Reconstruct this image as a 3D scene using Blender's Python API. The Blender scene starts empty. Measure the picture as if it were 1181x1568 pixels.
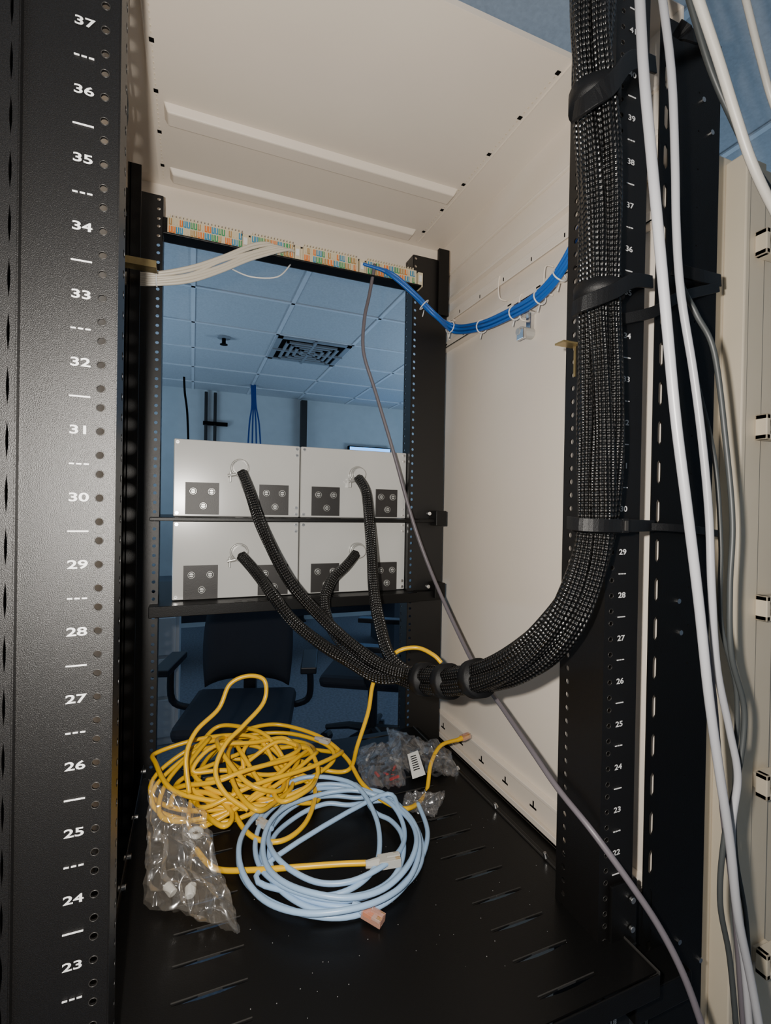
import bpy, math, random
from mathutils import Vector, Matrix, noise
random.seed(7)
FPX=740.0; W0,H0=1181.0,1568.0
CZ=1.41
psi=math.radians(21.8); rol=math.radians(1.0); pit=math.radians(-0.4)
C=Vector((0,0,CZ))
FW=Vector((math.sin(psi)*math.cos(pit),math.cos(psi)*math.cos(pit),math.sin(pit)))
R0=Vector((math.cos(psi),-math.sin(psi),0)); U0=R0.cross(FW)
RR=R0*math.cos(rol)+U0*math.sin(rol); UU=U0*math.cos(rol)-R0*math.sin(rol)
def ray(x,y): return FW+RR*((x-W0/2)/FPX)-UU*((y-H0/2)/FPX)
def PY(x,y,Y): d=ray(x,y); return C+d*(Y/d.y)
def PX(x,y,X): d=ray(x,y); return C+d*(X/d.x)
def PZ(x,y,z): d=ray(x,y); return C+d*(z/d.z)      # z relative to camera height

# ---------------- materials ----------------
def mat(name,col,rough=.5,metal=0,bs=0,bstr=0,var=0,vs=8,spec=.5,emit=None,coat=0,bd=.001):
    m=bpy.data.materials.new(name); m.use_nodes=True; nt=m.node_tree; n=nt.nodes; l=nt.links
    b=n['Principled BSDF']; b.inputs['Base Color'].default_value=(*col,1)
    b.inputs['Roughness'].default_value=rough; b.inputs['Metallic'].default_value=metal
    b.inputs['Specular IOR Level'].default_value=spec
    b.inputs['Coat Weight'].default_value=coat
    if emit: b.inputs['Emission Color'].default_value=(*emit[0],1); b.inputs['Emission Strength'].default_value=emit[1]
    tc=n.new('ShaderNodeTexCoord')
    if bs:
        t=n.new('ShaderNodeTexNoise'); t.inputs['Scale'].default_value=bs; t.inputs['Detail'].default_value=3
        bp=n.new('ShaderNodeBump'); bp.inputs['Strength'].default_value=bstr; bp.inputs['Distance'].default_value=bd
        l.new(tc.outputs['Object'],t.inputs['Vector']); l.new(t.outputs['Fac'],bp.inputs['Height']); l.new(bp.outputs['Normal'],b.inputs['Normal'])
    t=n.new('ShaderNodeTexNoise'); t.inputs['Scale'].default_value=vs; t.inputs['Detail'].default_value=4
    r=n.new('ShaderNodeValToRGB'); v=var if var else .04
    r.color_ramp.elements[0].position=.3; r.color_ramp.elements[1].position=.7
    r.color_ramp.elements[0].color=(*[c*(1-v) for c in col],1); r.color_ramp.elements[1].color=(*[min(1,c*(1+v)) for c in col],1)
    l.new(tc.outputs['Object'],t.inputs['Vector']); l.new(t.outputs['Fac'],r.inputs['Fac']); l.new(r.outputs['Color'],b.inputs['Base Color'])
    return m
M={}
M['cream']=mat('cream_painted_steel',(.76,.68,.585),.45,bs=220,bstr=.08,var=.04,vs=3)
M['creamd']=mat('cream_plastic',(.66,.58,.45),.5)
M['black']=mat('black_powder_coat',(.0035,.003,.0028),.40,bs=1900,bstr=.55,var=.7,vs=1300,bd=.0004,spec=.55)
M['blacks']=mat('black_satin_steel',(.0032,.003,.0029),.40,bs=900,bstr=.3,bd=.0004,spec=.3)
M['edge']=mat('edge_glint_grey',(.035,.033,.031),.35,.3)  # lighter grey paints the glint on slot and lip edges; rims, clip share it
M['rub']=mat('black_nylon',(.004,.004,.0045),.5,bs=1500,bstr=.6,bd=.0005,spec=.35)
M['plate']=mat('socket_plate_grey',(.02,.018,.017),.45,bs=900,bstr=.3,bd=.0004)
M['hole']=mat('dark_hole',(.002,.002,.002),.8,spec=.1)
M['white']=mat('white_print',(.62,.62,.62),.6)
M['dust']=mat('dust',(.2,.2,.2),.8)
M['box']=mat('white_gloss_enclosure',(.54,.54,.52),.2)
M['chrome']=mat('zinc_plated_steel',(.7,.7,.7),.25,1,var=.15,vs=60)
M['brass']=mat('yellow_zinc_bracket',(.42,.32,.15),.35,.8,var=.2,vs=60)
M['silver']=mat('silver_knob',(.5,.5,.48),.35,.5)
M['yel']=mat('yellow_cable_jacket',(.74,.42,.001),.32)
M['lbl']=mat('light_blue_cable_jacket',(.30,.45,.65),.34)
M['blu']=mat('blue_cable_jacket',(.006,.10,.42),.36)
M['blud']=mat('dark_blue_cable_jacket',(.01,.05,.25),.5)
M['wht']=mat('white_cable_jacket',(.36,.36,.38),.35)
M['wht2']=mat('white_cable_jacket_b',(.42,.40,.36),.4)
M['wht3']=mat('white_cable_jacket_c',(.60,.55,.46),.4)
M['gry']=mat('grey_cable_jacket',(.13,.115,.13),.42)
M['gryb']=mat('dark_grey_cable_jacket',(.05,.055,.055),.45)
M['tie']=mat('nylon_tie',(.72,.72,.70),.4)
M['idcw']=mat('idc_plastic',(.62,.54,.38),.4)
M['c0']=mat('idc_blue',(.015,.24,.46),.5); M['c1']=mat('idc_orange',(.75,.17,.01),.5)
M['c2']=mat('idc_green',(.02,.28,.10),.5); M['c3']=mat('idc_tan',(.42,.24,.08),.5)
M['wall']=mat('painted_wall',(.6,.64,.66),.8,bs=80,bstr=.1)
M['ceil']=mat('ceiling_tile',(.56,.58,.61),.9,bs=150,bstr=.5,var=.08,vs=90)
M['grid']=mat('ceiling_grid_metal',(.74,.76,.8),.5)
M['floor']=mat('carpet',(.16,.18,.22),.95,bs=400,bstr=.6,var=.25,vs=60)
M['chair']=mat('chair_fabric',(.018,.022,.034),.8,bs=600,bstr=.6)
M['chairp']=mat('chair_plastic',(.011,.012,.017),.4)
M['desk']=mat('desk_laminate',(.07,.08,.1),.5)
M['pane']=mat('light_panel',(.5,.52,.55),.6)
M['vent']=mat('vent_metal',(.30,.32,.35),.5)
M['scr']=mat('screen_glow',(.02,.1,.4),.3,emit=((.1,.4,1),3))
M['gold']=mat('gold_pins',(.9,.6,.2),.3,1)
M['red']=mat('red_part',(.4,.015,.012),.4)
M['paper']=mat('label_paper',(.65,.65,.63),.7)
M['clearp']=mat('clear_plug_plastic',(.45,.44,.40),.12)

def sleeve():
    m=bpy.data.materials.new('braided_sleeve'); m.use_nodes=True; nt=m.node_tree; n=nt.nodes; l=nt.links
    b=n['Principled BSDF']; b.inputs['Roughness'].default_value=.26; b.inputs['Specular IOR Level'].default_value=.5
    uv=n.new('ShaderNodeUVMap'); s=n.new('ShaderNodeSeparateXYZ'); l.new(uv.outputs['UV'],s.inputs[0])
    def M2(op,a,bb):
        q=n.new('ShaderNodeMath'); q.operation=op
        for i,k in enumerate((a,bb)):
            if k is None: continue
            if isinstance(k,(int,float)): q.inputs[i].default_value=k
            else: l.new(k,q.inputs[i])
        return q.outputs[0]
    u=M2('MULTIPLY',s.outputs[0],2*math.pi*8); v=M2('MULTIPLY',s.outputs[1],2*math.pi*105)
    a=M2('SINE',M2('ADD',u,v),None); c=M2('SINE',M2('SUBTRACT',u,v),None)
    p=M2('MULTIPLY',a,c)
    r=n.new('ShaderNodeValToRGB'); r.color_ramp.elements[0].position=.35; r.color_ramp.elements[0].color=(.003,.003,.003,1)
    r.color_ramp.elements[1].position=.85; r.color_ramp.elements[1].color=(.045,.042,.04,1)
    l.new(p,r.inputs['Fac']); l.new(r.outputs['Color'],b.inputs['Base Color'])
    bp=n.new('ShaderNodeBump'); bp.inputs['Strength'].default_value=1.0; bp.inputs['Distance'].default_value=.0011
    l.new(p,bp.inputs['Height']); l.new(bp.outputs['Normal'],b.inputs['Normal'])
    return m
M['sleeve']=sleeve()
def film(name,col,fac,mx_):
    m=bpy.data.materials.new(name); m.use_nodes=True; nt=m.node_tree; n=nt.nodes; l=nt.links
    b=n['Principled BSDF']; b.inputs['Base Color'].default_value=(*col,1); b.inputs['Roughness'].default_value=.14
    b.inputs['Specular IOR Level'].default_value=1
    t=n.new('ShaderNodeBsdfTransparent'); mx=n.new('ShaderNodeMixShader'); fr=n.new('ShaderNodeLayerWeight'); fr.inputs[0].default_value=.25
    mp=n.new('ShaderNodeMapRange'); mp.inputs['To Min'].default_value=fac; mp.inputs['To Max'].default_value=mx_
    l.new(fr.outputs['Facing'],mp.inputs['Value']); l.new(mp.outputs[0],mx.inputs[0])
    l.new(t.outputs[0],mx.inputs[1]); l.new(b.outputs[0],mx.inputs[2])
    g=n.new('ShaderNodeBsdfGlossy'); g.inputs['Roughness'].default_value=.18; g.inputs['Color'].default_value=(.10,.10,.10,1)
    ad=n.new('ShaderNodeAddShader'); l.new(mx.outputs[0],ad.inputs[0]); l.new(g.outputs[0],ad.inputs[1]); l.new(ad.outputs[0],n['Material Output'].inputs[0])
    return m
M['film']=film('clear_plastic_film',(.30,.27,.23),.05,.45)
M['film2']=film('smoky_plastic_film',(.20,.20,.21),.07,.5)
M['clearr']=film('clear_plug_plastic_red',(.55,.30,.22),.45,.8)

# ---------------- mesh builder ----------------
class MB:
    def __init__(s): s.v=[];s.f=[];s.m=[];s.uv=[];s.mats=[]
    def mi(s,k):
        if k not in s.mats: s.mats.append(k)
        return s.mats.index(k)
    def add(s,vs,fs,k,uvs=None):
        o=len(s.v); i=s.mi(k); s.v+= [tuple(v) for v in vs]
        for a,f in enumerate(fs):
            s.f.append([o+j for j in f]); s.m.append(i); s.uv.append(uvs[a] if uvs else [(0,0)]*len(f))
    def box(s,x0,x1,y0,y1,z0,z1,k):
        s.obb(Vector(((x0+x1)/2,(y0+y1)/2,(z0+z1)/2)),Vector((abs(x1-x0)/2,0,0)),Vector((0,abs(y1-y0)/2,0)),Vector((0,0,abs(z1-z0)/2)),k)
    def obb(s,c,a,b,d,k):
        vs=[c+a*i+b*j+d*q for i in(-1,1) for j in(-1,1) for q in(-1,1)]
        s.add(vs,[(0,1,3,2),(4,6,7,5),(0,4,5,1),(2,3,7,6),(0,2,6,4),(1,5,7,3)],k)
    def cyl(s,p0,p1,r,k,n=16,r2=None):
        p0=Vector(p0);p1=Vector(p1); d=(p1-p0).normalized(); a=d.orthogonal().normalized(); b=d.cross(a); r2=r if r2 is None else r2
        vs=[];
        for i in range(n):
            t=2*math.pi*i/n; q=a*math.cos(t)+b*math.sin(t); vs+= [p0+q*r,p1+q*r2]
        fs=[(2*i,2*((i+1)%n),2*((i+1)%n)+1,2*i+1) for i in range(n)]
        fs+= [tuple(2*i for i in reversed(range(n))),tuple(2*i+1 for i in range(n))]
        s.add(vs,fs,k)
    def torus(s,c,ax,R,r,k,n=20,m=8):
        ax=Vector(ax).normalized(); a=ax.orthogonal().normalized(); b=ax.cross(a); vs=[];fs=[]
        for i in range(n):
            t=2*math.pi*i/n; q=a*math.cos(t)+b*math.sin(t)
            for j in range(m):
                w=2*math.pi*j/m; vs.append(c+q*(R+r*math.cos(w))+ax*r*math.sin(w))
        for i in range(n):
            for j in range(m): fs.append((i*m+j,((i+1)%n)*m+j,((i+1)%n)*m+(j+1)%m,i*m+(j+1)%m))
        s.add(vs,fs,k)
    def tube(s,pts,r,k,n=10,lobes=0,amp=0,tw=0,cap=True):
        P=[Vector(p) for p in pts]; L=len(P)
        T=[((P[min(i+1,L-1)]-P[max(i-1,0)])).normalized() for i in range(L)]
        N=T[0].orthogonal().normalized(); vs=[];ds=[0]
        for i in range(L):
            if i: ds.append(ds[-1]+(P[i]-P[i-1]).length)
            N=(N-T[i]*N.dot(T[i])).normalized(); B=T[i].cross(N)
            rr=r[i] if isinstance(r,list) else r
            for j in range(n):
                t=2*math.pi*j/n
                q=rr*(1+amp*(abs(math.cos(lobes/2*(t+tw*ds[i])))-.5)) if lobes else rr
                vs.append(P[i]+(N*math.cos(t)+B*math.sin(t))*q)
        fs=[];uv=[]
        for i in range(L-1):
            for j in range(n):
                jj=(j+1)%n
                fs.append((i*n+j,i*n+jj,(i+1)*n+jj,(i+1)*n+j))
                uv.append([(j/n,ds[i]),((j+1)/n,ds[i]),((j+1)/n,ds[i+1]),(j/n,ds[i+1])])
        if cap:
            fs.append(tuple(reversed(range(n)))); uv.append([(0,0)]*n)
            fs.append(tuple((L-1)*n+j for j in range(n))); uv.append([(0,0)]*n)
        s.add(vs,fs,k,uv)
    def ribbon(s,pts,w,t,k):
        P=[Vector(p) for p in pts]; vs=[];fs=[];L=len(P)
        for i in range(L):
            d=(P[min(i+1,L-1)]-P[max(i-1,0)]).normalized(); nn=d.cross(Vector((0,0,1)));
            nn=nn.normalized(); up=nn.cross(d).normalized()
            vs+=[P[i]+up*w/2+nn*t/2,P[i]+up*w/2-nn*t/2,P[i]-up*w/2-nn*t/2,P[i]-up*w/2+nn*t/2]
        for i in range(L-1):
            for j in range(4): fs.append((i*4+j,i*4+(j+1)%4,(i+1)*4+(j+1)%4,(i+1)*4+j))
        fs+=[(3,2,1,0),tuple((L-1)*4+j for j in range(4))]
        s.add(vs,fs,k)
    def cell(s,O,A,B,a0,a1,b0,b1,ca,cb,ra,rb,k,p=2,n=12):
        O=Vector(O)
        ang=[2*math.pi*i/n for i in range(n)]+[math.atan2(y-cb,x-ca)%(2*math.pi) for x in(a0,a1) for y in(b0,b1)]
        ang=sorted(set(round(a,5) for a in ang)); vin=[];vo=[]
        for t in ang:
            c,q=math.cos(t),math.sin(t)
            ri=(abs(c/ra)**p+abs(q/rb)**p)**(-1/p)
            k1=((a1-ca)/c if c>1e-6 else (a0-ca)/c if c<-1e-6 else 1e9); k2=((b1-cb)/q if q>1e-6 else (b0-cb)/q if q<-1e-6 else 1e9)
            ro=min(k1,k2); vin.append(O+A*(ca+c*ri)+B*(cb+q*ri)); vo.append(O+A*(ca+c*ro)+B*(cb+q*ro))
        N=len(ang); s.add(vin+vo,[(i,N+i,N+(i+1)%N,(i+1)%N) for i in range(N)],k)
    def quad(s,O,A,B,a0,a1,b0,b1,k):
        O=Vector(O); s.add([O+A*a0+B*b0,O+A*a1+B*b0,O+A*a1+B*b1,O+A*a0+B*b1],[(0,1,2,3)],k)
    def make(s,name,parent=None,smooth=False,bevel=0,solid=0,keepn=False):
        me=bpy.data.meshes.new(name); me.from_pydata(s.v,[],s.f)
        for k in s.mats: me.materials.append(M[k])
        ul=me.uv_layers.new(name='UVMap'); q=0
        for p,mi,u in zip(me.polygons,s.m,s.uv):
            p.material_index=mi; p.use_smooth=smooth
            for j,li in enumerate(p.loop_indices): ul.data[li].uv=u[j]
        me.update()
        o=bpy.data.objects.new(name,me); bpy.context.scene.collection.objects.link(o)
        if parent: o.parent=parent
        if solid:
            d=o.modifiers.new('sol','SOLIDIFY'); d.thickness=solid; d.offset=0
        if bevel:
            d=o.modifiers.new('bev','BEVEL'); d.width=bevel; d.segments=2; d.limit_method='ANGLE'
        return o
def empty(name,loc=(0,0,0)):
    e=bpy.data.objects.new(name,None); e.empty_display_size=.05; bpy.context.scene.collection.objects.link(e); return e
def cat(pts,sub=8,closed=False):
    P=[Vector(p) for p in pts]; out=[]; n=len(P)
    for i in range(n-1):
        p0=P[max(i-1,0)];p1=P[i];p2=P[i+1];p3=P[min(i+2,n-1)]
        for j in range(sub):
            t=j/sub
            out.append(.5*((2*p1)+(p2-p0)*t+(2*p0-5*p1+4*p2-p3)*t*t+(3*p1-p0-3*p2+p3)*t**3))
    out.append(P[-1]); return out
AX,AY,AZ=Vector((1,0,0)),Vector((0,1,0)),Vector((0,0,1))
US=.04445
def ZU(u): return CZ+(u-29.915)*US
FY=.3725

# ================= RACK CABINET =================
rack=empty('server_rack_cabinet')
def text_into(mb,txt,pos,size,sx,k):
    cu=bpy.data.curves.new('t','FONT'); cu.body=txt; cu.size=size; cu.align_x='CENTER'; cu.align_y='CENTER'; cu.offset=.00016
    o=bpy.data.objects.new('t',cu); bpy.context.scene.collection.objects.link(o)
    bpy.context.view_layer.update()
    me=bpy.data.meshes.new_from_object(o.evaluated_get(bpy.context.evaluated_depsgraph_get()))
    vs=[Vector((pos[0]+v.co.x*sx,pos[1],pos[2]+v.co.y)) for v in me.vertices]
    mb.add(vs,[tuple(p.vertices) for p in me.polygons],k)
    bpy.data.objects.remove(o); bpy.data.meshes.remove(me)
def rail(name,Y,xa,xb,hx,xh0,xh1,u0,u1,flx,fly,rim,ztop=None,hr=.0028):
    mb=MB(); O=(0,Y,0)
    zb,zt=ZU(u0)-US/2,ZU(u1)+US/2
    for a,b in((xa,xh0),(xh1,xb)):
        if b-a>1e-5: mb.quad(O,AX,AZ,a,b,zb,zt,'black')
    for u in range(u0,u1+1):
        z=ZU(u)-US/2
        for (c,b0,b1) in((.00635,0,.01429),(.02223,.01429,.03016),(.0381,.03016,.04445)):
            mb.cell(O,AX,AZ,xh0,xh1,z+b0,z+b1,hx,z+c,hr,hr,'black',n=16)
    d=fly-Y; c0,c1=Y+d*.62,fly
    mb.quad((flx,0,0),AY,AZ,min(Y,c0),max(Y,c0),zb,zt,'black')
    for u in range(u0,u1+1):
        z=ZU(u)-US/2
        for b in range(3):
            mb.cell((flx,0,0),AY,AZ,min(c0,c1),max(c0,c1),z+b*US/3,z+(b+1)*US/3,(c0+c1)/2,z+(b+.5)*US/3,.003,.003,'black')
    mb.make(name,rack,solid=.0018)
    if rim:
        mb=MB()
        for u in range(u0,u1+1):
            for c in(.00635,.02223,.0381):
                mb.torus(Vector((hx,Y-.0009,ZU(u)-US/2+c)),AY,hr+.0001,.0003,'edge',16,5)
        mb.make(name+'_hole_rims',rack,smooth=True)
rail('front_rail_left',FY,-.1045,-.0495,-.0578,-.0645,-.0495,3,42,-.0495,.405,True,hr=.0024)
rail('front_rail_right',FY,.390,.436,.399,.3915,.4065,3,42,.391,.434,True,hr=.0025)
rail('rear_rail_left',.894,-.115,-.0525,-.0585,-.066,-.0525,3,41,-.0525,.93,False)
rail('rear_rail_right',.894,.409,.486,.4145,.409,.422,3,41,.409,.93,False)
mb=MB()
for u in range(12,43):
    for X,side in((-.0698,0),(.4125,1)):
        text_into(mb,str(u),(X,FY-.0015,ZU(u)),.0078,1.55 if not side else 1.3,'white')
        z=ZU(u)-US/2; sc=1 if not side else .85
        if not u%2: 
            mb.box(X-.006*sc,X+.006*sc,FY-.0016,FY-.0012,z-.0005,z+.0005,'white')
        else:
            for q in(-1,0,1): mb.box(X+(q*.0042-.0015)*sc,X+(q*.0042+.0015)*sc,FY-.0016,FY-.0012,z-.0005,z+.0005,'white')
mb.make('rail_unit_numbers',rack)
mb=MB()
mb.box(-.104,-.102,.374,.43,.1,2.0,'blacks')
mb.box(-.094,-.089,.80,.892,.1,CZ+.50,'blacks'); mb.box(-.092,-.076,.80,.802,.1,CZ+.50,'blacks')
mb.box(.484,.486,.896,.96,.1,CZ+.51,'blacks'); mb.box(.434,.436,.374,.41,.1,2.0,'blacks')
mb.box(-.116,-.114,.896,.96,.1,CZ+.51,'blacks')
mb.box(.462,.486,.884,.892,CZ+.40,CZ+.535,'blacks')
mb.make('rail_returns',rack,bevel=.0006)
mb=MB(); z=.1
while z<2.0:
    mb.cell((0,.366,0),AX,AZ,-.1125,-.1035,z,z+.0333,-.1072,z+.0166,.0008,.0125,'black',p=4,n=16); z+=.0333
mb.quad((0,.366,0),AX,AZ,-.23,-.1125,.1,z,'black'); mb.quad((-.1035,0,0),AY,AZ,.366,.3725,.1,z,'black')
mb.box(-.118,-.102,.385,.387,.1,z,'plate')
mb.make('frame_post_left',rack,solid=.0015)
mb=MB(); z=.1
Yp=.395
while z<CZ+.53:
    mb.cell((0,Yp,0),AX,AZ,.484,.502,z,z+.0445,.4910,z+.022,.0034,.0145,'blacks',p=4,n=20)
    mb.cell((0,Yp,0),AX,AZ,.535,.55,z,z+.0445,.5435,z+.022,.0012,.0012,'blacks'); z+=.0445
mb.quad((0,Yp,0),AX,AZ,.502,.535,.1,z,'blacks'); mb.quad((0,Yp,0),AX,AZ,.55,.580,.1,z,'blacks')
mb.quad((.580,0,0),AY,AZ,Yp,.44,.1,z,'blacks'); mb.quad((0,Yp,0),AX,AZ,.480,.484,.1,z,'blacks')
mb.make('frame_post_right',rack,solid=.0015)
mb=MB()
for (x,y) in((1037,920),(1040,968),(1088,205),(1038,1440),(1070,1468),(1075,155)):
    p=PY(x,y,Yp); mb.cyl(p,p-Vector((0,.003,0)),.003,'chrome',12)
mb.make('frame_post_screws',rack)
# roof
RZ=CZ+.588
mb=MB()
mb.box(-.117,.45,.497,.987,RZ,RZ+.0015,'cream')
mb.box(.45,.5225,.40,.987,RZ,RZ+.0015,'cream')
mb.box(-.117,.45,.4955,.498,RZ-.006,RZ+.0015,'cream')
mb.box(-.117,-.076,.40,.50,RZ,RZ+.0015,'cream')
mb.make('roof_panel',rack)
def rib(y0,y1,x0,x1,h,name):
    mb=MB(); i=.005
    vs=[Vector((x0,y0,RZ)),Vector((x1,y0,RZ)),Vector((x1,y1,RZ)),Vector((x0,y1,RZ)),
        Vector((x0+i,y0+i,RZ-h)),Vector((x1-i,y0+i,RZ-h)),Vector((x1-i,y1-i,RZ-h)),Vector((x0+i,y1-i,RZ-h))]
    mb.add(vs,[(0,1,5,4),(1,2,6,5),(2,3,7,6),(3,0,4,7),(4,5,6,7)],'cream'); mb.make(name,rack,bevel=.002)
a=PZ(245,153,.588); b=PZ(245,182,.588); rib(a.y,b.y,-.047,.445,.011,'roof_rib_a')
a=PZ(250,253,.588); b=PZ(252,272,.588); rib(a.y,b.y,-.045,.43,.010,'roof_rib_b')
mb=MB(); y=.52
i=0
while y<.965:
    for X in(-.056,.447):
        mb.box(X-.0008,X+.0008,y,y+.003,RZ-.0006,RZ+.0001,'creamd' if i%9 else 'hole')
        if i%9==0: mb.box(X-.003,X+.003,y,y+.006,RZ-.0008,RZ,'hole')
    y+=.009; i+=1
mb.box(-.0645,-.0635,.50,.97,RZ-.002,RZ,'cream'); mb.box(.4535,.4545,.50,.97,RZ-.002,RZ,'cream')
mb.make('roof_perforations',rack)
mb=MB()
mb.box(-.117,.5225,.985,.987,CZ+.485,RZ,'cream'); mb.box(.49,.5225,.983,.987,.1,CZ+.49,'cream')
mb.box(-.117,.5225,.975,.987,CZ+.485,CZ+.487,'cream')
mb.make('rear_header',rack)
mb=MB(); mb.box(.520,.5225,.40,.987,.08,RZ,'cream'); mb.make('side_panel_right',rack)
mb=MB(); mb.box(-.1175,-.115,.44,.987,.08,RZ,'cream'); mb.make('side_panel_left',rack)
mb=MB()
mb.box(.508,.520,.42,.984,CZ+.452,CZ+.458,'cream'); mb.box(.502,.520,.42,.984,CZ+.410,CZ+.420,'cream'); mb.box(.502,.504,.42,.984,CZ+.400,CZ+.411,'cream')
mb.box(.504,.520,.42,.984,CZ+.348,CZ+.352,'cream'); mb.box(.504,.506,.42,.984,CZ+.348,CZ+.362,'cream'); mb.box(.514,.520,.42,.984,CZ+.515,CZ+.519,'cream')
mb.box(.508,.520,.42,.984,CZ-.450,CZ-.444,'cream'); mb.box(.505,.520,.42,.984,CZ-.498,CZ-.492,'cream'); mb.box(.505,.507,.42,.984,CZ-.498,CZ-.484,'cream'); mb.box(.516,.520,.42,.984,CZ-.49,CZ-.45,'cream')
mb.make('side_panel_channels',rack,bevel=.001)
mb=MB()
for y in [.47+.075*i for i in range(7)]:
    mb.box(.5155,.5162,y,y+.016,CZ-.478,CZ-.475,'hole'); mb.box(.5155,.5162,y+.006,y+.009,CZ-.478,CZ-.466,'hole')
    mb.box(.5035,.5041,y,y+.010,CZ+.354,CZ+.3565,'hole')
    mb.box(.5015,.5021,y+.02,y+.022,CZ+.403,CZ+.409,'hole')
mb.make('side_panel_slots',rack)
mb=MB()
for (x,yy) in((800,470),(838,428),(690,505),(768,440)):
    p=PX(x,yy,.506); mb.tube(cat([p+Vector((.012,0,.022)),p+Vector((-.003,0,.02)),p+Vector((-.006,0,0)),p+Vector((-.003,0,-.02)),p+Vector((.012,0,-.022))],5),.0016,'cream',8)
mb.make('side_panel_tie_loops',rack,smooth=True)
mb=MB()
mb.box(.432,.515,.36,.98,CZ-.53,CZ-.500,'blacks'); mb.box(-.108,-.074,.44,.89,CZ-.50,CZ-.47,'blacks')
mb.box(-.115,.52,.38,.96,.08,.11,'blacks')
mb.make('side_braces',rack,bevel=.001)
mb=MB(); p=PX(812,500,.516)
mb.box(p.x-.012,p.x+.004,p.y-.012,p.y+.012,p.z+.018,p.z+.022,'chrome'); mb.box(p.x-.004,p.x+.004,p.y-.006,p.y+.006,p.z-.012,p.z+.02,'chrome')
mb.cyl(p+Vector((-.02,0,-.012)),p+Vector((.004,0,-.012)),.009,'silver'); mb.box(p.x-.024,p.x-.018,p.y-.014,p.y+.004,p.z-.026,p.z-.010,'chrome')
mb.cyl(p+Vector((-.025,0,-.012)),p+Vector((-.02,0,-.012)),.006,'silver')
mb.make('side_panel_latch',rack,bevel=.001)
mb=MB(); p=PY(884,540,.42)
mb.box(p.x-.004,p.x+.007,p.y-.001,p.y+.001,p.z-.027,p.z+.008,'brass'); mb.box(p.x-.026,p.x+.007,p.y-.008,p.y+.006,p.z+.006,p.z+.008,'brass')
mb.cyl(p+Vector((.0015,-.004,-.006)),p+Vector((.0015,0,-.006)),.003,'chrome'); 
mb.make('rail_bracket_brass_right',rack)
mb=MB(); p=PY(212,408,.78)
mb.box(p.x-.035,p.x+.024,p.y-.010,p.y+.010,p.z-.001,p.z+.001,'brass'); mb.box(p.x-.035,p.x+.024,p.y-.011,p.y-.010,p.z-.002,p.z+.008,'brass')
mb.cyl(p+Vector((0,0,0)),p+Vector((0,0,.004)),.004,'chrome')
mb.make('rail_bracket_brass_left',rack)

# ================= LOWER SHELF =================
shelf=empty('vented_rack_shelf'); SZ=CZ-.44
mb=MB(); O=(0,0,SZ)
ys=.328; ye=.88
cols=[(-.068,-.02,0),(-.02,.062,1),(.062,.288,0),(.288,.370,1),(.370,.42,0)]
ny=15; dy=(ye-ys)/ny
for a,b,h in cols:
    if not h: mb.quad(O,AX,AY,a,b,ys,ye,'blacks')
    else:
        for i in range(ny):
            mb.cell(O,AX,AY,a,b,ys+i*dy,ys+(i+1)*dy,(a+b)/2,ys+(i+.5)*dy,.034,.0022,'blacks',p=6,n=24)
mb.make('shelf_plate',shelf,solid=.0016)
mb=MB()
for a,b,h in cols:
    if h:
        for i in range(ny):
            y=ys+(i+.5)*dy; xm=(a+b)/2
            mb.box(xm-.033,xm+.033,y+.0020,y+.0029,SZ-.001,SZ+.0016,'edge')
mb.make('slot_lips',shelf,bevel=.0003)
mb=MB()
mb.box(.4195,.421,.325,.88,SZ-.022,SZ+.003,'edge'); mb.box(-.0695,-.068,.325,.88,SZ-.022,SZ+.012,'edge')  # side lips in lighter grey, an edge highlight put into the colour
mb.box(-.0695,.421,.325,.327,SZ-.022,SZ,'blacks'); mb.box(.421,.431,.36,.88,SZ-.004,SZ-.002,'blacks')
mb.box(.402,.437,.366,.3695,SZ-.022,SZ+.058,'blacks'); mb.box(.421,.52,.395,.40,SZ-.05,SZ+.01,'blacks')
mb.make('shelf_lips',shelf,bevel=.0008)
mb=MB()
for (x,y) in((763,1236),(843,1311),(933,1348),(705,1178)):
    p=PZ(x,y,-.437); q=Vector((.4205,p.y,SZ+.004)); mb.cyl(q,q+Vector((-.002,0,.006)),.0038,'chrome',r2=.002); 
for (x,y) in((220,1280),(207,1378),(196,1440),(187,1525)):
    p=PX(x,y,-.066); q=Vector((-.0695,p.y,SZ+.008)); mb.cyl(q-Vector((.002,0,0)),q+Vector((.006,0,0)),.0035,'chrome')
for z in(.01,.04): mb.cyl((.428,.3655,SZ+z),(.428,.362,SZ+z),.0032,'chrome')
mb.make('shelf_screws',shelf,smooth=False,bevel=.0005)
mb=MB()
random.seed(3)
for i in range(80):
    x=random.uniform(.0,.41);y=random.uniform(.36,.6); mb.cyl((x,y,SZ+.0008),(x,y,SZ+.0010),random.uniform(.0002,.0005),'dust',6)
mb.make('shelf_dust_specks',shelf)

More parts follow.
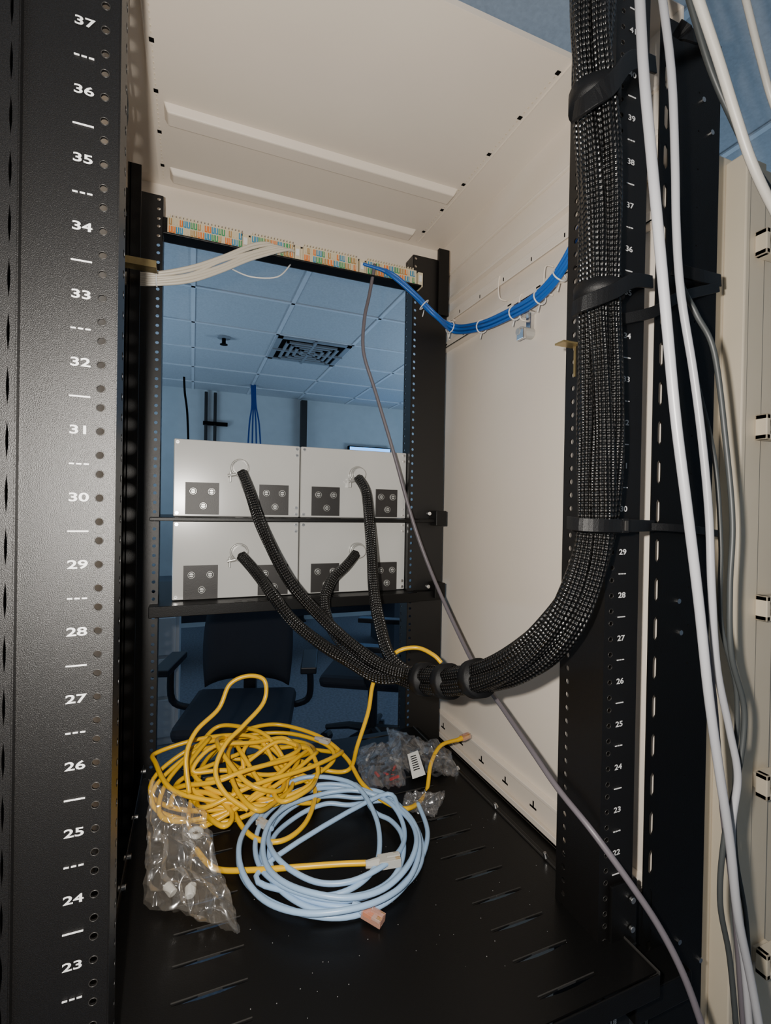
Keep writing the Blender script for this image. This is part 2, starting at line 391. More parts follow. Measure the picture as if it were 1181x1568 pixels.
# ================= REAR SHELVES & ENCLOSURES =================
for nm,zz,lip in(('upper',CZ-.0205,.006),('lower',CZ-.1665,.018)):
    e=empty('equipment_shelf'); mb=MB()
    mb.box(-.064,.42,.868,1.15,zz-.0018,zz,'blacks'); mb.box(-.064,.42,.866,.868,zz-lip,zz,'blacks')
    mb.box(.42,.478,.872,.892,zz-lip,zz+.001,'blacks'); mb.box(.455,.478,.862,.89,zz-.012,zz+.018,'blacks'); mb.cyl((.440,.862,zz+.012),(.440,.87,zz+.012),.004,'chrome')
    mb.make('shelf_tray',e,bevel=.001)
    mb=MB()
    for i in range(9):
        x=.07+i*.022; mb.box(x,x+.013,.872,.8735,zz+.0001,zz+.0006,'edge'); mb.box(x,x+.013,.884,.8875,zz+.0001,zz+.0006,'edge')
    mb.make('tray_slots',e)
YB=.91
def encl(x0,x1,zb,zt,plates,port,nm):
    e=empty('cable_enclosure_box')
    mb=MB(); mb.box(x0,x1,YB,YB+.22,zb,zt,'box'); mb.make('housing',e,bevel=.002)
    mb=MB(); mb.box(x0+.001,x1-.001,YB-.0015,YB,zb+.001,zt-.001,'box')
    mb.make('front_cover',e,bevel=.0006)
    mb=MB()
    for x in(x0+.006,x1-.006):
        for z in(zb+.006,zb+.018,zt-.006,zt-.018) if x>x0+.01 else (zb+.006,zt-.006):
            mb.cyl((x,YB-.0032,z),(x,YB,z),.003,'chrome',r2=.0032); mb.box(x-.0018,x+.0018,YB-.0034,YB-.0031,z-.0003,z+.0003,'hole')
    for (px0,py0,px1,py1) in plates:
        a=PY(px0,py0,YB);b=PY(px1,py1,YB); cx=(a.x+b.x)/2; w=(b.x-a.x); hz=a.z-b.z
        mb.box(a.x,b.x,YB-.004,YB-.0012,b.z,a.z,'plate')
        for qx,qz in((-.27,.72),(.27,.72),(.03,.27)):
            c=Vector((cx+qx*w,YB-.004,b.z+hz*qz))
            mb.cyl(c,c-Vector((0,.003,0)),.0068,'silver',20,r2=.006); mb.torus(c-Vector((0,.003,0)),AY,.0045,.0008,'blacks',16,6)
            mb.cyl(c-Vector((0,.003,0)),c-Vector((0,.005,0)),.0025,'silver',12)
            mb.box(c.x-.004,c.x+.004,c.y-.0056,c.y-.005,c.z-.0005,c.z+.0005,'hole')
    mb.make('socket_plates',e,bevel=.0005)
    p=PY(*port,YB); mb=MB()
    mb.cyl(p,p-Vector((0,.008,0)),.016,'silver',24); mb.torus(p-Vector((0,.008,0)),AY,.0145,.002,'silver',24)
    mb.cyl(p-Vector((0,.008,0)),p-Vector((0,.022,0)),.0115,'box',24)
    mb.torus(p-Vector((0,.02,0)),AY,.0118,.0012,'silver',24)
    mb.cyl(p+Vector((-.021,-.016,-.015)),p+Vector((-.007,-.016,-.012)),.0030,'silver',10); mb.box(p.x-.018,p.x-.0155,YB-.018,YB-.002,p.z-.026,p.z-.008,'silver')
    mb.make('cable_gland',e,smooth=False,bevel=.0004)
XL0=PY(265,780,YB).x; XM=PY(459,780,YB).x; XR=PY(621,780,YB).x
tz1=CZ+.115; bz1=CZ-.0195; tz2=CZ-.0275; bz2=CZ-.1655
encl(XL0,XM-.001,bz1,tz1,[(284,738,335,788),(397,742,441,789)],(367,717),'a')
encl(XM+.001,XR,bz1,tz1,[(477,745,519,790),(575,749,607,792)],(546,727),'b')
encl(XL0,XM-.001,bz2,tz2,[(281,866,333,915),(395,865,440,909)],(366,845),'c')
encl(XM+.001,XR,bz2,tz2,[(476,863,518,905),(574,861,606,903)],(546,843),'d')

# ================= PATCH PANEL =================
pp=empty('network_patch_panel'); mb=MB()
pz0,pz1=CZ+.4435,CZ+.478
mb.box(-.052,.418,.889,.893,pz0-.004,pz1+.001,'blacks'); mb.box(-.050,.412,.86,.889,pz0-.006,pz0-.003,'blacks')
mb.make('panel_frame',pp,bevel=.0008)
mb=MB(); random.seed(5)
groups=[(-.044,.072),(.088,.162),(.180,.284),(.302,.406)]
mb.box(-.044,.408,.877,.889,pz0,pz1-.009,'idcw')
for gi,(a,b) in enumerate(groups):
    mb.box(a,b,.872,.889,pz0,pz1-.006,'idcw')
    x=a+.002; i=0
    while x<b-.004:
        for r in(0,1):
            c=['c1','c0','c2','c3'][((i//2)+(3 if r else 0)+gi*2)%4]
            z0=pz0+.003+r*.0125
            mb.box(x,x+.0047,.8712,.8725,z0,z0+.0105,c if (random.random()<.9) else 'idcw')
            mb.box(x+.0016,x+.0030,.8695,.8722,z0+.001,z0+.0098,'idcw')
        mb.box(x+.001,x+.0026,.873,.887,pz1-.006,pz1-.001,'idcw')
        x+=.0055; i+=1
    mb.box(b+.002,b+.012,.868,.889,pz0-.003,pz1-.010,'idcw'); mb.box(b+.0035,b+.0095,.866,.870,pz0+.006,pz0+.018,'tie')
mb.make('idc_blocks',pp)
mb=MB(); mb.tube(cat([PY(355,412,.86),PY(385,424,.85),PY(425,424,.85),PY(445,405,.87)],6),.0012,'tie'); mb.make('support_wire',pp,smooth=True)

# ================= CABLES =================
def multi(name,k,paths,r,parent=None,sub=8,n=10):
    e=parent or empty(name); 
    for i,p in enumerate(paths):
        mb=MB(); mb.tube(cat(p,sub),r,k,n); mb.make('strand_%d'%(i+1),e,smooth=True)
    return e
random.seed(11); ps=[]
for i in range(6):
    o=(i-2.5)*3.8; q=random.uniform(-3,3)
    ps.append([PY(150,428+o*.7,.83),PY(185,426+o*.8,.83),PY(235,427+o*.9,.83),PY(290,420+o*1.1+q,.83),PY(338,405+o*1.2-q,.84),PY(385,386+o*1.1+q,.85),PY(412+i*5,377+(i-2)*2,.858),PY(420+i*6,385,.866)])
e=multi('white_cable_bundle','wht3',ps,.0025)
mb=MB(); p=PY(240,427,.83); mb.torus(p,AX,.011,.0012,'tie',16,6); mb.make('tie',e,smooth=True)
ps=[]
ctr=[PY(572,406,.864),PY(598,420,.858),PY(632,449,.85),PY(667,484,.84),PX(697,504,.490),PX(738,500,.490),PX(778,484,.490),PX(818,462,.490),PX(850,432,.490),PX(878,388,.490),PX(905,330,.488)]
offs=[(0,0),(.0055,.004),(-.0055,.003),(.002,-.007),(-.004,.009)]
for i,(oa,ob) in enumerate(offs):
    ps.append([c+Vector((-abs(oa)*.6 if j>3 else oa, ob*.8 if j<4 else oa*.9, ob+(oa*.7 if j>3 else 0))) for j,c in enumerate(ctr)])
    ps[-1][0]=PY(556+i*9,404+i*3,.866)
e=multi('blue_cable_bundle','blu',ps,.0029)
mb=MB(); cc=cat(ctr,8)
for t in(20,30,40,50,58,66):
    d=(cc[t+1]-cc[t-1]).normalized(); mb.torus(cc[t],d,.0112,.0012,'tie',16,6)
    mb.cyl(cc[t]+Vector((0,0,-.01)),cc[t]+Vector((-.002,.002,-.022)),.0009,'tie',6)
mb.make('ties',e,smooth=True)

# sleeved bundle
ctr=[PY(908,-120,.33),PY(908,-30,.33),PY(906,50,.332),PY(909,130,.335),PY(915,230,.338),PY(918,340,.342),PY(917,450,.342),PY(920,560,.342),PY(920,660,.342),PY(917,740,.342),PY(914,805,.342),
     PY(903,865,.345),PY(884,915,.352),PY(858,957,.366),PY(820,998,.392),PY(775,1026,.43),PY(725,1040,.49),PY(680,1043,.55),PY(638,1038,.61)]
cd=cat(ctr,8)
tails=[
 [(590,1022,.65),(545,992,.69),(500,953,.73),(455,905,.765),(425,858,.80),(400,805,.83),(384,757,.86),(371,724,.888)],
 [(600,1010,.66),(583,962,.70),(573,905,.75),(569,845,.80),(565,790,.84),(560,752,.865),(549,732,.888)],
 [(585,1038,.65),(535,1012,.69),(490,985,.73),(448,950,.77),(415,908,.81),(388,872,.86),(370,851,.888)],
 [(595,1030,.66),(545,1005,.72),(510,965,.78),(497,925,.82),(507,890,.85),(530,866,.87),(545,848,.888)],
]
e=empty('sleeved_cable_harness')
N0=Vector((1,0,0)); frames=[]
for i in range(len(cd)):
    t=(cd[min(i+1,len(cd)-1)]-cd[max(i-1,0)]).normalized(); N0=(N0-t*N0.dot(t)).normalized(); frames.append((N0.copy(),t.cross(N0)))
angs=[200,20,290,110]
for k in range(4):
    pts=[]
    for i in range(0,len(cd),4):
        a=math.radians(angs[k]+ 1.3*(len(cd)-i)); N,B=frames[i]
        rr=.0096
        pts.append(cd[i]+N*rr*math.cos(a)+B*rr*math.sin(a))
    pts+= [PY(*q) for q in tails[k]]
    mb=MB(); P=cat(pts,8); n=len(P); nt=(len(tails[k]))*8
    r=[(.0096+.0012*math.sin(i*.09+k)) if i<n-nt else .0090 for i in range(n)]
    mb.tube(P,r,'sleeve',40,lobes=5,amp=.17,tw=8); mb.make('sleeve_%d'%(k+1),e,smooth=True)
mb=MB()
for t in(135,144,127):
    t=min(t,len(cd)-4)
    mb.tube(cd[t-1:t+2],.0222,'rub',24)
mb.make('velcro_wraps',e,smooth=True)
def strap(pts,w,t=.003,clip=None,ring=None):
    e=empty('cable_management_strap'); mb=MB(); mb.ribbon(cat(pts,6),w,t,'rub'); mb.make('strap_band',e,bevel=.0006)
    if ring is not None:
        i=min(range(len(cd)),key=lambda i:(cd[i]-ring).length); mb=MB()
        mb.tube([cd[i]+Vector((0,0,-w/2)),cd[i],cd[i]+Vector((0,0,w/2))],.0218,'rub',28); mb.make('strap_loop',e,smooth=True)
    if clip:
        mb=MB(); mb.obb(clip,Vector((.004,0,0)),Vector((0,.0015,0)),Vector((0,0,w*.55)),'rub'); mb.obb(clip-Vector((0,.001,0)),Vector((.002,0,0)),Vector((0,.0015,0)),Vector((0,0,w*.4)),'edge'); mb.make('strap_clip',e,bevel=.0006)
strap([PY(880,172,.325),PY(900,157,.312),PY(935,130,.305),PY(968,92,.33),PY(1003,100,.368)],.015,ring=PY(908,150,.335))
strap([PY(878,474,.335),PY(896,464,.318),PY(940,446,.312),PY(970,430,.33),PY(998,432,.368)],.0125,ring=PY(918,452,.342))
strap([PY(870,800,.345),PY(888,803,.322),PY(930,805,.312),PY(965,805,.33),PY(1000,805,.368)],.0115,ring=PY(915,804,.342),clip=PY(957,805,.320))
strap([PY(945,490,.366),PY(1000,478,.355),PY(1040,455,.36),PY(1100,440,.385)],.011)
strap([PY(1030,412,.385),PY(1070,422,.375),PY(1103,430,.39)],.014)
strap([PY(985,806,.366),PY(1030,808,.355),PY(1070,812,.36),PY(1104,818,.385)],.008)
strap([PY(1038,42,.388),PY(1060,55,.375),PY(1096,62,.39)],.014)

multi('grey_network_cable','gry',[[PY(574,405,.866),PY(566,450,.862),PY(558,490,.85),PY(557,540,.85),PY(575,600,.85),PY(602,690,.84),PY(633,800,.82),PY(662,880,.79),PY(700,965,.72),PY(733,1030,.64),PY(775,1092,.55),PY(815,1150,.475),PY(855,1208,.42),PY(905,1270,.375),PY(960,1345,.345),PY(1010,1420,.325),PY(1050,1500,.31),PY(1085,1600,.30)]],.0033)
def fg(name,k,r,pts): multi(name,k,[[PY(*p) for p in pts]],r,sub=10,n=14)
fg('white_network_cable','wht',.0037,[(975,-80,.28),(980,0,.275),(986,110,.27),(997,230,.265),(1008,350,.26),(1020,480,.26),(1035,640,.26),(1054,790,.26),(1070,920,.265),(1085,1060,.27),(1100,1170,.275),(1118,1290,.28),(1130,1400,.285),(1150,1500,.29),(1170,1610,.29)])
fg('white_network_cable','wht',.0032,[(1003,-80,.30),(1015,0,.295),(1029,120,.29),(1034,250,.29),(1036,350,.29),(1043,450,.29),(1062,570,.29),(1076,680,.29),(1086,790,.29),(1090,900,.29),(1098,1020,.295),(1118,1120,.30),(1130,1190,.30),(1121,1270,.30),(1126,1380,.30),(1140,1480,.30),(1150,1600,.30)])
fg('white_network_cable','wht2',.0036,[(1050,-60,.26),(1070,0,.26),(1100,90,.26),(1128,180,.26),(1152,250,.26),(1185,320,.26),(1230,400,.26)])
fg('white_network_cable','wht2',.0030,[(1128,-60,.30),(1145,10,.30),(1165,90,.30),(1185,160,.30),(1220,240,.30)])
fg('grey_network_cable','gryb',.0030,[(1040,-60,.33),(1062,20,.33),(1090,110,.33),(1125,190,.33),(1165,270,.33),(1210,330,.33)])
fg('grey_network_cable','gryb',.0026,[(1034,300,.335),(1040,420,.335),(1066,480,.33),(1094,540,.325),(1112,680,.32),(1122,800,.315),(1118,900,.315),(1120,1000,.315),(1140,1090,.315),(1130,1190,.315),(1110,1280,.315),(1103,1380,.315),(1118,1470,.315),(1130,1600,.315)])
fg('grey_network_cable','gryb',.0022,[(1040,430,.345),(1062,560,.345),(1094,700,.34),(1104,830,.335),(1104,950,.33),(1128,1060,.33),(1126,1180,.33),(1126,1300,.33),(1142,1400,.33),(1150,1500,.33),(1165,1600,.33)])
fg('grey_network_cable','gry',.0028,[(1068,900,.33),(1090,1040,.325),(1100,1150,.325),(1108,1250,.325),(1122,1360,.325),(1130,1450,.325),(1140,1600,.325)])
for dx in(0,5,-3):
    fg('thin_grey_wire','gryb',.0012,[(192+dx,-20,.62),(186+dx,80,.62),(190+dx,180,.62),(184-dx,260,.62),(188+dx,330,.62)])

# ================= YELLOW CABLE PILE =================
ye=empty('yellow_patch_cable'); random.seed(21)
RY=.0033
def ycab(pts,nm,sub=8): 
    mb=MB(); mb.tube(cat(pts,sub),RY,'yel',10); mb.make(nm,ye,smooth=True)
for s in range(3):
    pts=[]; a=random.uniform(0,6)
    for i in range(42):
        a+= .72
        cx=.085+.045*math.sin(i*.37+s*2); cy=.755+.03*math.cos(i*.53+s)
        ra=.088+.04*math.sin(i*.61+s*1.3); rb=.062+.028*math.cos(i*.47+s)
        x=cx+ra*math.cos(a)*.9+random.uniform(-.008,.008); y=min(.87,cy+rb*math.sin(a)+random.uniform(-.008,.008))
        z=SZ+.008+.035*(.5+.5*math.sin(i*.83+s*2.1))+.055*max(0,1-math.hypot((x-.08)/.13,(y-.78)/.1))*random.uniform(.3,1)+s*.008
        pts.append(Vector((max(-.045,x),y,z)))
    ycab(pts,'coil_%d'%(s+1),6)
H=lambda L:[PY(*p) for p in L]
ycab(H([(290,1215,.70),(285,1160,.72),(300,1120,.74),(335,1085,.76),(352,1048,.77),(380,1035,.77),(405,1042,.76),(404,1075,.75),(372,1112,.73),(345,1140,.71),(330,1180,.69),(345,1215,.67),(380,1240,.65)]),'loop_high')
PZs=lambda L:[PZ(x,y,z) for x,y,z in L]
ycab(PZs([(300,1150,-.40),(285,1180,-.40),(300,1230,-.41),(340,1265,-.41),(355,1245,-.41),(320,1215,-.40),(270,1215,-.405),(262,1235,-.41)]),'loop_low')
ycab(PZs([(360,1200,-.41),(358,1240,-.418),(385,1280,-.424),(430,1288,-.424),(468,1260,-.424),(483,1215,-.42),(470,1190,-.415),(430,1180,-.41)]),'loop_front')
ycab(H([(718,1127,.76),(700,1133,.755),(675,1142,.74),(660,1170,.71),(652,1215,.67)])+PZs([(625,1238,-.425),(590,1228,-.424),(555,1200,-.42),(530,1160,-.41),(490,1128,-.395),(430,1110,-.385),(385,1115,-.38),(350,1135,-.39)]),'loop_right')
ycab(H([(676,1015,.66),(664,1003,.67),(640,992,.69),(612,996,.70),(590,1015,.71),(572,1045,.72),(564,1090,.72),(548,1140,.72)])+PZs([(535,1178,-.42),(500,1180,-.42),(460,1165,-.415)]),'loop_rear')
ycab(PZs([(300,1300,-.431),(330,1330,-.434),(390,1332,-.425),(450,1328,-.42),(520,1323,-.42),(575,1321,-.42)]),'lead_front')
def plug(parent,p,d,nm,kc,kb,s=1):
    d=Vector(d).normalized(); sd=d.cross(AZ).normalized(); up=sd.cross(d)
    mb=MB(); mb.obb(p+d*.012*s,d*.011*s,sd*.006*s,up*.004*s,kc)
    mb.obb(p+d*.016*s+up*.0052*s,d*.007*s,sd*.0022*s,up*.0007*s,kc)
    for i in range(8): mb.obb(p+d*.020*s+sd*(i-3.5)*.0013*s-up*.0035*s+up*.0075*s,d*.0025*s,sd*.0003*s,up*.0003*s,'gold')
    if kc=='clearr': mb.obb(p+d*.006*s,d*.006*s,sd*.004*s,up*.0022*s,'c1'); mb.obb(p+d*.015*s,d*.006*s,sd*.004*s,up*.001*s,'clearp')
    mb.cyl(p-d*.012*s,p+d*.002*s,.0036*s,kb,12,r2=.0052*s)
    mb.make(nm,parent,bevel=.0006)
a=PZ(578,1321,-.42); b=PZ(620,1314,-.42); plug(ye,a,b-a,'plug_front','clearp','clearp',1.2)
a=PY(706,1131,.757); b=PY(722,1124,.765); plug(ye,a,b-a,'plug_rear','clearr','yel',.9)
a=PZ(490,1132,-.39); b=PZ(505,1136,-.39); plug(ye,a,b-a,'plug_mid','clearp','wht',.8)

# ================= LIGHT BLUE COIL =================
le=empty('light_blue_patch_cable'); random.seed(9)
cc0=PZ(516,1288,-.43); pts=[]
turns=7; NP=16
for i in range(turns*NP):
    a=2*math.pi*i/NP+1.0; t=i//NP
    r=.118-.006*((t*3)%7)/1.1+.005*math.sin(i*.31)
    o=Vector((.008*math.sin(t*2.1),.010*math.cos(t*1.7),0))
    pts.append(Vector((cc0.x,cc0.y,SZ+.005+.0028*t+.005*math.sin(a*2+t)**2))+o+Vector((r*math.cos(a)*.98,r*math.sin(a)*1.02,0)))
pts+=PZs([(400,1330,-.425),(450,1368,-.428),(500,1385,-.43),(545,1390,-.43)])
mb=MB(); mb.tube(cat(pts,6),.0032,'lbl',10); mb.make('coil',le,smooth=True)
mb=MB(); mb.tube(cat(PZs([(395,1260,-.42),(420,1215,-.415),(470,1190,-.41),(540,1200,-.41),(575,1250,-.415),(580,1310,-.42),(555,1350,-.425),(500,1372,-.43),(430,1360,-.43),(392,1310,-.43)]),8),.0032,'lbl',10); mb.make('inner_loop',le,smooth=True)
a=PZ(556,1393,-.43); b=PZ(590,1413,-.433); plug(le,a,b-a,'plug','clearr','lbl',1.05)
a=PZ(410,1265,-.42); b=PZ(385,1250,-.42); plug(le,a,b-a,'plug_b','clearp','lbl',.8)
mb=MB(); mb.tube(cat(PZs([(640,1230,-.43),(655,1275,-.432),(640,1325,-.433),(600,1370,-.433),(560,1392,-.432)]),8),.0032,'lbl',10); mb.make('outer_lead',le,smooth=True)

# ================= BAGS =================
def bag(name,cs,bulge,crump,k,parts=None,seed=0,nn=44,floor=None):
    e=empty(name); A,B,Cc,D=cs; mb=MB(); nrm=(B-A).cross(D-A).normalized()
    for side in(1,-1):
        vs=[];fs=[]
        for i in range(nn+1):
            for j in range(nn+1):
                s,t=i/nn,j/nn; p=A*(1-s)*(1-t)+B*s*(1-t)+Cc*s*t+D*(1-s)*t
                w=(1-(2*s-1)**4)*(1-(2*t-1)**4)
                q=Vector((s*3.1+seed,t*3.1,side*2.0+seed))
                nz=noise.noise(q)*.6+abs(noise.noise(q*2.3))*.8+abs(noise.noise(q*4))*.2
                pp_=p+nrm*side*(bulge*w*(.6+.4*nz))+Vector((noise.noise(q*1.7),noise.noise(q*1.7+Vector((9,0,0))),noise.noise(q*2.1+Vector((0,7,0)))))*crump*(.3+w)
                pp_+=nrm*crump*.9*abs(noise.noise(q*2.6))
                if floor: pp_.z=max(pp_.z,floor)
                vs.append(pp_)
        for i in range(nn):
            for j in range(nn):
                a=i*(nn+1)+j; fs.append((a,a+1,a+nn+2,a+nn+1))
        mb.add(vs,fs,k)
    mb.make('film',e,smooth=True); return e
e=bag('clear_plastic_bag',[PY(228,1192,.60),PY(310,1245,.57),PZ(368,1428,-.432),PZ(218,1385,-.432)],.022,.013,'film',seed=2,floor=SZ+.002)
p=PZ(268,1372,-.425); mb=MB()
for i in range(3):
    q=p+Vector((random.uniform(-.02,.02),random.uniform(-.015,.015),.006)); mb.cyl(q,q+Vector((random.uniform(-.01,.01),.010,.004)),.005,'clearp',12)
q=PY(300,1275,.60); mb.torus(q,(0.2,1,.3),.006,.003,'clearp')
mb.make('hardware',e,smooth=False,bevel=.001)
e=bag('small_parts_bag',[PZ(592,1112,-.425),PZ(690,1150,-.425),PZ(703,1186,-.425),PZ(605,1172,-.425)],.018,.012,'film2',seed=5,floor=SZ+.002)
a=PZ(624,1155,-.385);b=PZ(640,1149,-.385);c=PZ(652,1186,-.395);d=PZ(632,1193,-.395)
mb=MB(); mb.add([a,b,c,d],[(0,1,2,3)],'paper')
for i in range(7):
    s=.15+.09*i; s2=s+.04; up=Vector((0,-.0003,.0006))
    P1=lambda u,v:(a*(1-u)+b*u)*(1-v)+(d*(1-u)+c*u)*v+up
    mb.add([P1(.2,s),P1(.7,s),P1(.7,s2),P1(.2,s2)],[(0,1,2,3)],'hole')
mb.make('barcode_label',e)
mb=MB(); random.seed(4)
for i in range(6):
    q=PZ(random.uniform(625,690),random.uniform(1150,1180),-.428); q.z=SZ+.007; mb.obb(q,Vector((.012,.004,0)),Vector((-.002,.006,0)),AZ*.004,random.choice(['rub','plate','rub','silver']))
mb.make('screws_pack',e,bevel=.001)
e=bag('small_parts_bag',[PZ(540,1150,-.43),PZ(610,1130,-.43),PZ(622,1200,-.43),PZ(560,1205,-.43)],.018,.010,'film2',seed=8,floor=SZ+.002)
mb=MB(); random.seed(2)
for i in range(12):
    q=PZ(random.uniform(562,606),random.uniform(1160,1192),-.434); q.z=SZ+.005+random.uniform(0,.005); a=random.uniform(0,3)
    mb.obb(q,Vector((math.cos(a),math.sin(a),0))*.009,Vector((-math.sin(a),math.cos(a),0))*.0016,AZ*.0015,['red','rub','plate','rub','red','silver'][i%6])
mb.make('small_parts',e)
bag('empty_plastic_bag',[PZ(622,1212,-.432),PZ(683,1212,-.432),PZ(665,1250,-.432),PZ(615,1236,-.432)],.008,.008,'film2',seed=12,floor=SZ+.002)

# ================= VERTICAL CABLE MANAGER (right) =================
vm=empty('vertical_cable_manager'); mb=MB(); Yv=.45
xa=PY(1097,800,Yv).x; xb=PY(1124,800,Yv).x; xc=PY(1158,800,Yv).x
zt=PY(1140,240,Yv).z
mb.box(xa-.03,xa+.40,Yv+.02,Yv+.024,.08,zt+.01,'creamd'); mb.box(xb,xc,Yv-.004,Yv+.02,.08,zt,'creamd'); mb.box(xb-.004,xb+.006,Yv-.010,Yv+.02,.08,zt,'creamd'); mb.box(xc,xc+.05,Yv+.004,Yv+.02,.08,zt,'creamd')
mb.make('back_panel',vm,bevel=.002)
mb=MB()
for yy in(375,655,930,1200,1470):
    p=PY(1172,yy,Yv-.01); s=.013
    mb.box(p.x-s,p.x+s*2,p.y-.01,p.y+.006,p.z+.010,p.z+.018,'creamd'); mb.box(p.x-s,p.x+s*2,p.y-.01,p.y+.006,p.z-.018,p.z-.010,'creamd')
    mb.box(p.x-s,p.x-s*.35,p.y-.01,p.y+.006,p.z-.018,p.z+.018,'creamd'); mb.box(p.x+s*.1,p.x+s*2,p.y-.002,p.y+.006,p.z-.004,p.z+.004,'creamd')
    mb.box(p.x-s*.4,p.x+s*2,p.y+.002,p.y+.016,p.z-.011,p.z+.011,'creamd')
mb.make('finger_clips',vm,bevel=.0015)

# ================= ROOM =================
def slab(name,x0,x1,y0,y1,z0,z1,k): mb=MB(); mb.box(x0,x1,y0,y1,z0,z1,k); return mb.make(name)
CE=CZ+1.34
slab('floor',-3,5,-1.6,6.1,-.1,0,'floor'); ceil=slab('ceiling',-3,5,-1.6,6.1,CE,CE+.1,'ceil')
slab('wall_back',-3,5,6.0,6.1,0,CE,'wall'); slab('wall_left',-3.1,-3,-1.6,6.1,0,CE,'wall'); slab('wall_right',5,5.1,-1.6,6.1,0,CE,'wall')
slab('wall_front',-3,5,-1.7,-1.6,0,CE,'wall')
v=PZ(472,537,1.34); mb=MB()
for i in range(-8,9):
    x=v.x+.305+i*.61
    if -3<x<5: mb.box(x-.012,x+.012,-1.6,6,CE-.008,CE-.0005,'grid')
    y=v.y+.305+i*.61
    if -1.6<y<6: mb.box(-3,5,y-.012,y+.012,CE-.008,CE-.0005,'grid')
mb.make('ceiling_grid',ceil)
ve=empty('ceiling_air_vent'); mb=MB(); mb.box(v.x-.28,v.x+.28,v.y-.28,v.y+.28,CE-.012,CE-.008,'hole')
def ring(c,R,w,z0,z1,k):
    mb.box(c.x-R,c.x+R,c.y-R,c.y-R+w,z0,z1,k); mb.box(c.x-R,c.x+R,c.y+R-w,c.y+R,z0,z1,k)
    mb.box(c.x-R,c.x-R+w,c.y-R,c.y+R,z0,z1,k); mb.box(c.x+R-w,c.x+R,c.y-R,c.y+R,z0,z1,k)
ring(v,.30,.04,CE-.02,CE-.006,'vent')
for r in(.22,.17,.12,.07): ring(v,r,.022,CE-.03,CE-.015,'vent')
mb.box(v.x-.3,v.x+.3,v.y-.01,v.y+.01,CE-.032,CE-.014,'vent'); mb.box(v.x-.01,v.x+.01,v.y-.3,v.y+.3,CE-.032,CE-.014,'vent')
mb.make('louvers',ve)
p=PZ(343,516,1.34); se=empty('fire_sprinkler'); mb=MB(); mb.cyl((p.x,p.y,CE-.012),(p.x,p.y,CE-.001),.05,'vent'); mb.cyl((p.x,p.y,CE-.06),(p.x,p.y,CE-.012),.015,'hole'); mb.cyl((p.x,p.y,CE-.062),(p.x,p.y,CE-.058),.03,'hole'); mb.make('sprinkler_head',se)
def P6(x,y): return PY(x,y,5.96)
e=empty('wall_conduit'); mb=MB()
for x in(316,330): a=P6(x,600);mb.cyl((a.x,5.96,1.3),(a.x,5.96,CE-.03),.018,'plate')
a=P6(318,648); mb.box(a.x-.05,a.x+.22,5.94,5.99,a.z-.02,a.z+.02,'hole'); mb.make('pipes',e)
e=empty('structural_post'); a=P6(464,640); mb=MB(); mb.box(a.x-.035,a.x+.035,5.88,5.96,.0,CE-.03,'plate'); mb.box(a.x-.06,a.x+.06,5.87,5.97,0,.02,'plate'); mb.make('post',e)
e=empty('hanging_blue_cables')
for i in range(4):
    x=385+i*2; mb=MB(); mb.tube(cat([PY(x,588,5.5),PY(x+1,620,5.5),PY(x-3+i*3,650,5.5),PY(x-6+i*5,700,5.5)],6),.009,'blud'); mb.make('strand_%d'%i,e,smooth=True)
e=empty('hanging_black_cable'); mb=MB(); mb.tube(cat([PY(282,577,5.0),PY(283,600,5.0),PY(287,635,5.0),PY(289,700,5.0)],6),.010,'hole'); mb.make('strand',e,smooth=True)
e=empty('wall_mounted_television'); a=PY(535,682,5.9); b=PY(600,688,5.9); mb=MB()
mb.box(a.x,b.x,5.92,5.98,a.z-.42,a.z,'hole'); mb.box(a.x+.015,b.x-.015,5.915,5.92,a.z-.40,a.z-.012,'scr'); mb.make('tv_panel',e)
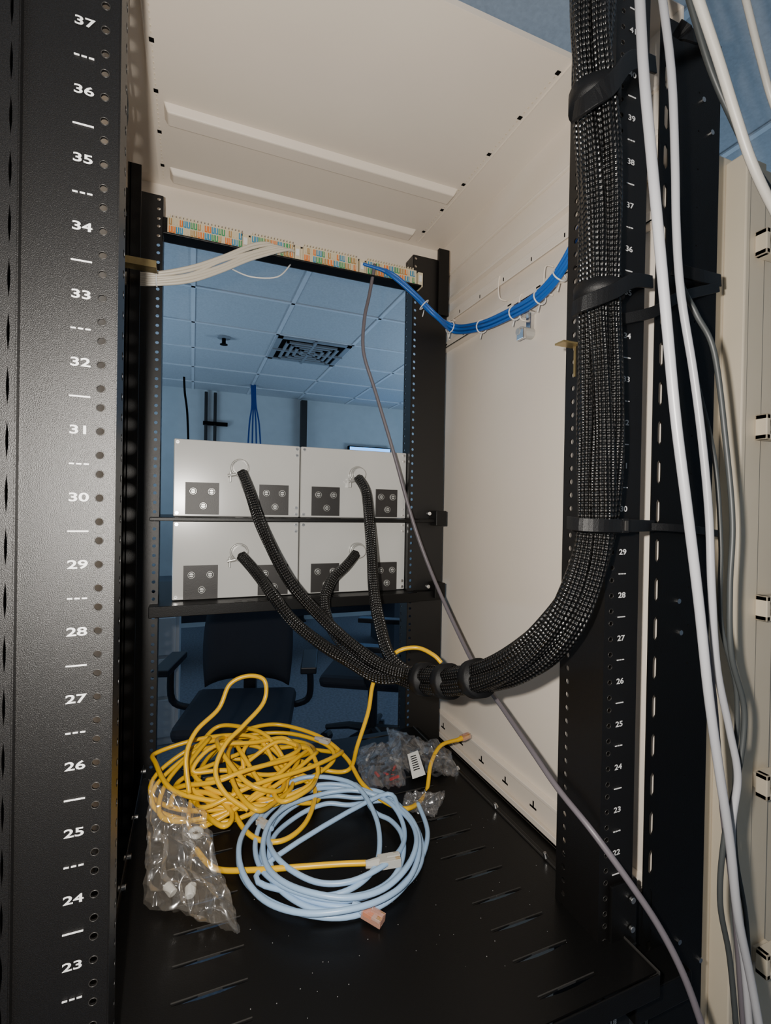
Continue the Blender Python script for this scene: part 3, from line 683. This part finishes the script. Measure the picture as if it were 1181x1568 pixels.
def chair(x,y,rot):
    e=empty('office_chair'); e.location=(x,y,0); e.rotation_euler=(0,0,rot); mb=MB()
    nn=14; 
    for side in(0,1):
        vs=[];fs=[]
        for i in range(nn+1):
            for j in range(nn+1):
                s=i/nn*2-1;t=j/nn; w=.23*(1-.25*t**3)*(1-.12*(1-t)**2); zz=.55+.47*t-.03*abs(s)**4
                vs.append(Vector((s*w,-.22-.06*t+.05*s*s+side*.035*(1-abs(s)**6)*(1-abs(2*t-1)**6),zz)))
        for i in range(nn):
            for j in range(nn): a=i*(nn+1)+j; fs.append((a,a+1,a+nn+2,a+nn+1))
        mb.add(vs,fs,'chair')
    mb.make('backrest',e,smooth=True,solid=.01)
    mb=MB(); mb.box(-.24,.24,-.2,.26,.44,.51,'chair'); o=mb.make('seat',e,bevel=.03)
    mb=MB(); mb.box(-.03,.03,-.30,-.25,.42,.85,'chairp'); mb.box(-.03,.03,-.3,.1,.41,.435,'chairp'); mb.cyl((0,0,.12),(0,0,.43),.028,'chairp')
    for i in range(5):
        a=2*math.pi*i/5; d=Vector((math.cos(a),math.sin(a),0)); mb.tube([Vector((0,0,.14)),d*.15+AZ*.13,d*.31+AZ*.085],[.028,.022,.016],'chairp',8)
        q=d*.31; sdv=d.cross(AZ); mb.cyl(q+sdv*.025+AZ*.03,q-sdv*.025+AZ*.03,.03,'chairp')
    mb.make('base',e,smooth=False)
    mb=MB()
    for s in(-1,1): 
        mb.tube(cat([Vector((s*.24,-.05,.47)),Vector((s*.31,-.02,.52)),Vector((s*.31,0,.68))],5),.016,'chairp'); mb.box(s*.31-.035,s*.31+.035,-.13,.15,.68,.71,'chairp')
    mb.make('armrests',e,bevel=.008)
chair(.22,2.3,math.radians(165)); chair(.98,2.6,math.radians(60))
e=empty('office_desk'); mb=MB(); mb.box(-.6,1.9,4.3,5.0,.71,.74,'desk'); 
for x in(-.57,1.87): mb.box(x-.03,x+.03,4.32,4.98,0,.71,'desk')
mb.box(-.57,1.87,4.9,4.93,.3,.71,'desk'); mb.make('desk_body',e,bevel=.004)
e=empty('pedestal_cabinet'); mb=MB(); mb.box(-.52,-.06,3.1,3.6,0,.78,'pane')
for z in(.05,.29,.53): mb.box(-.50,-.08,3.085,3.1,z,z+.22,'pane'); mb.box(-.34,-.24,3.07,3.085,z+.16,z+.175,'chrome')
mb.make('drawers',e,bevel=.004)

# ================= LIGHTS =================
def light(name,t,loc,en,col,rot=None,size=None):
    l=bpy.data.lights.new(name,t); l.energy=en; l.color=col; o=bpy.data.objects.new(name,l); o.location=loc
    if t=='AREA': l.size=size; o.rotation_euler=rot
    else: l.shadow_soft_size=size
    bpy.context.scene.collection.objects.link(o)
light('phone_flash_light','POINT',C+RR*-.035+UU*.02,29,(1,.94,.86),size=.006)
light('room_fill_right','AREA',(3.4,3.2,.9),58,(.50,.74,1),(math.radians(180),0,0),1.6)  # added blue fill for the dim room behind, no fixture stands here
light('room_fill_left','AREA',(-1.9,3.6,.9),42,(.50,.74,1),(math.radians(180),0,0),1.4)  # second added fill, out of view, likewise without a real lamp
w=bpy.data.worlds.new('world'); bpy.context.scene.world=w; w.use_nodes=True
w.node_tree.nodes['Background'].inputs[0].default_value=(.03,.05,.09,1)

cam=bpy.data.cameras.new('camera'); co=bpy.data.objects.new('camera',cam); bpy.context.scene.collection.objects.link(co)
m=Matrix((( RR.x,UU.x,-FW.x,C.x),(RR.y,UU.y,-FW.y,C.y),(RR.z,UU.z,-FW.z,C.z),(0,0,0,1)))
co.matrix_world=m; cam.sensor_fit='VERTICAL'; cam.sensor_height=36; cam.sensor_width=36; cam.lens=FPX/H0*36; cam.clip_start=.01
bpy.context.scene.camera=co
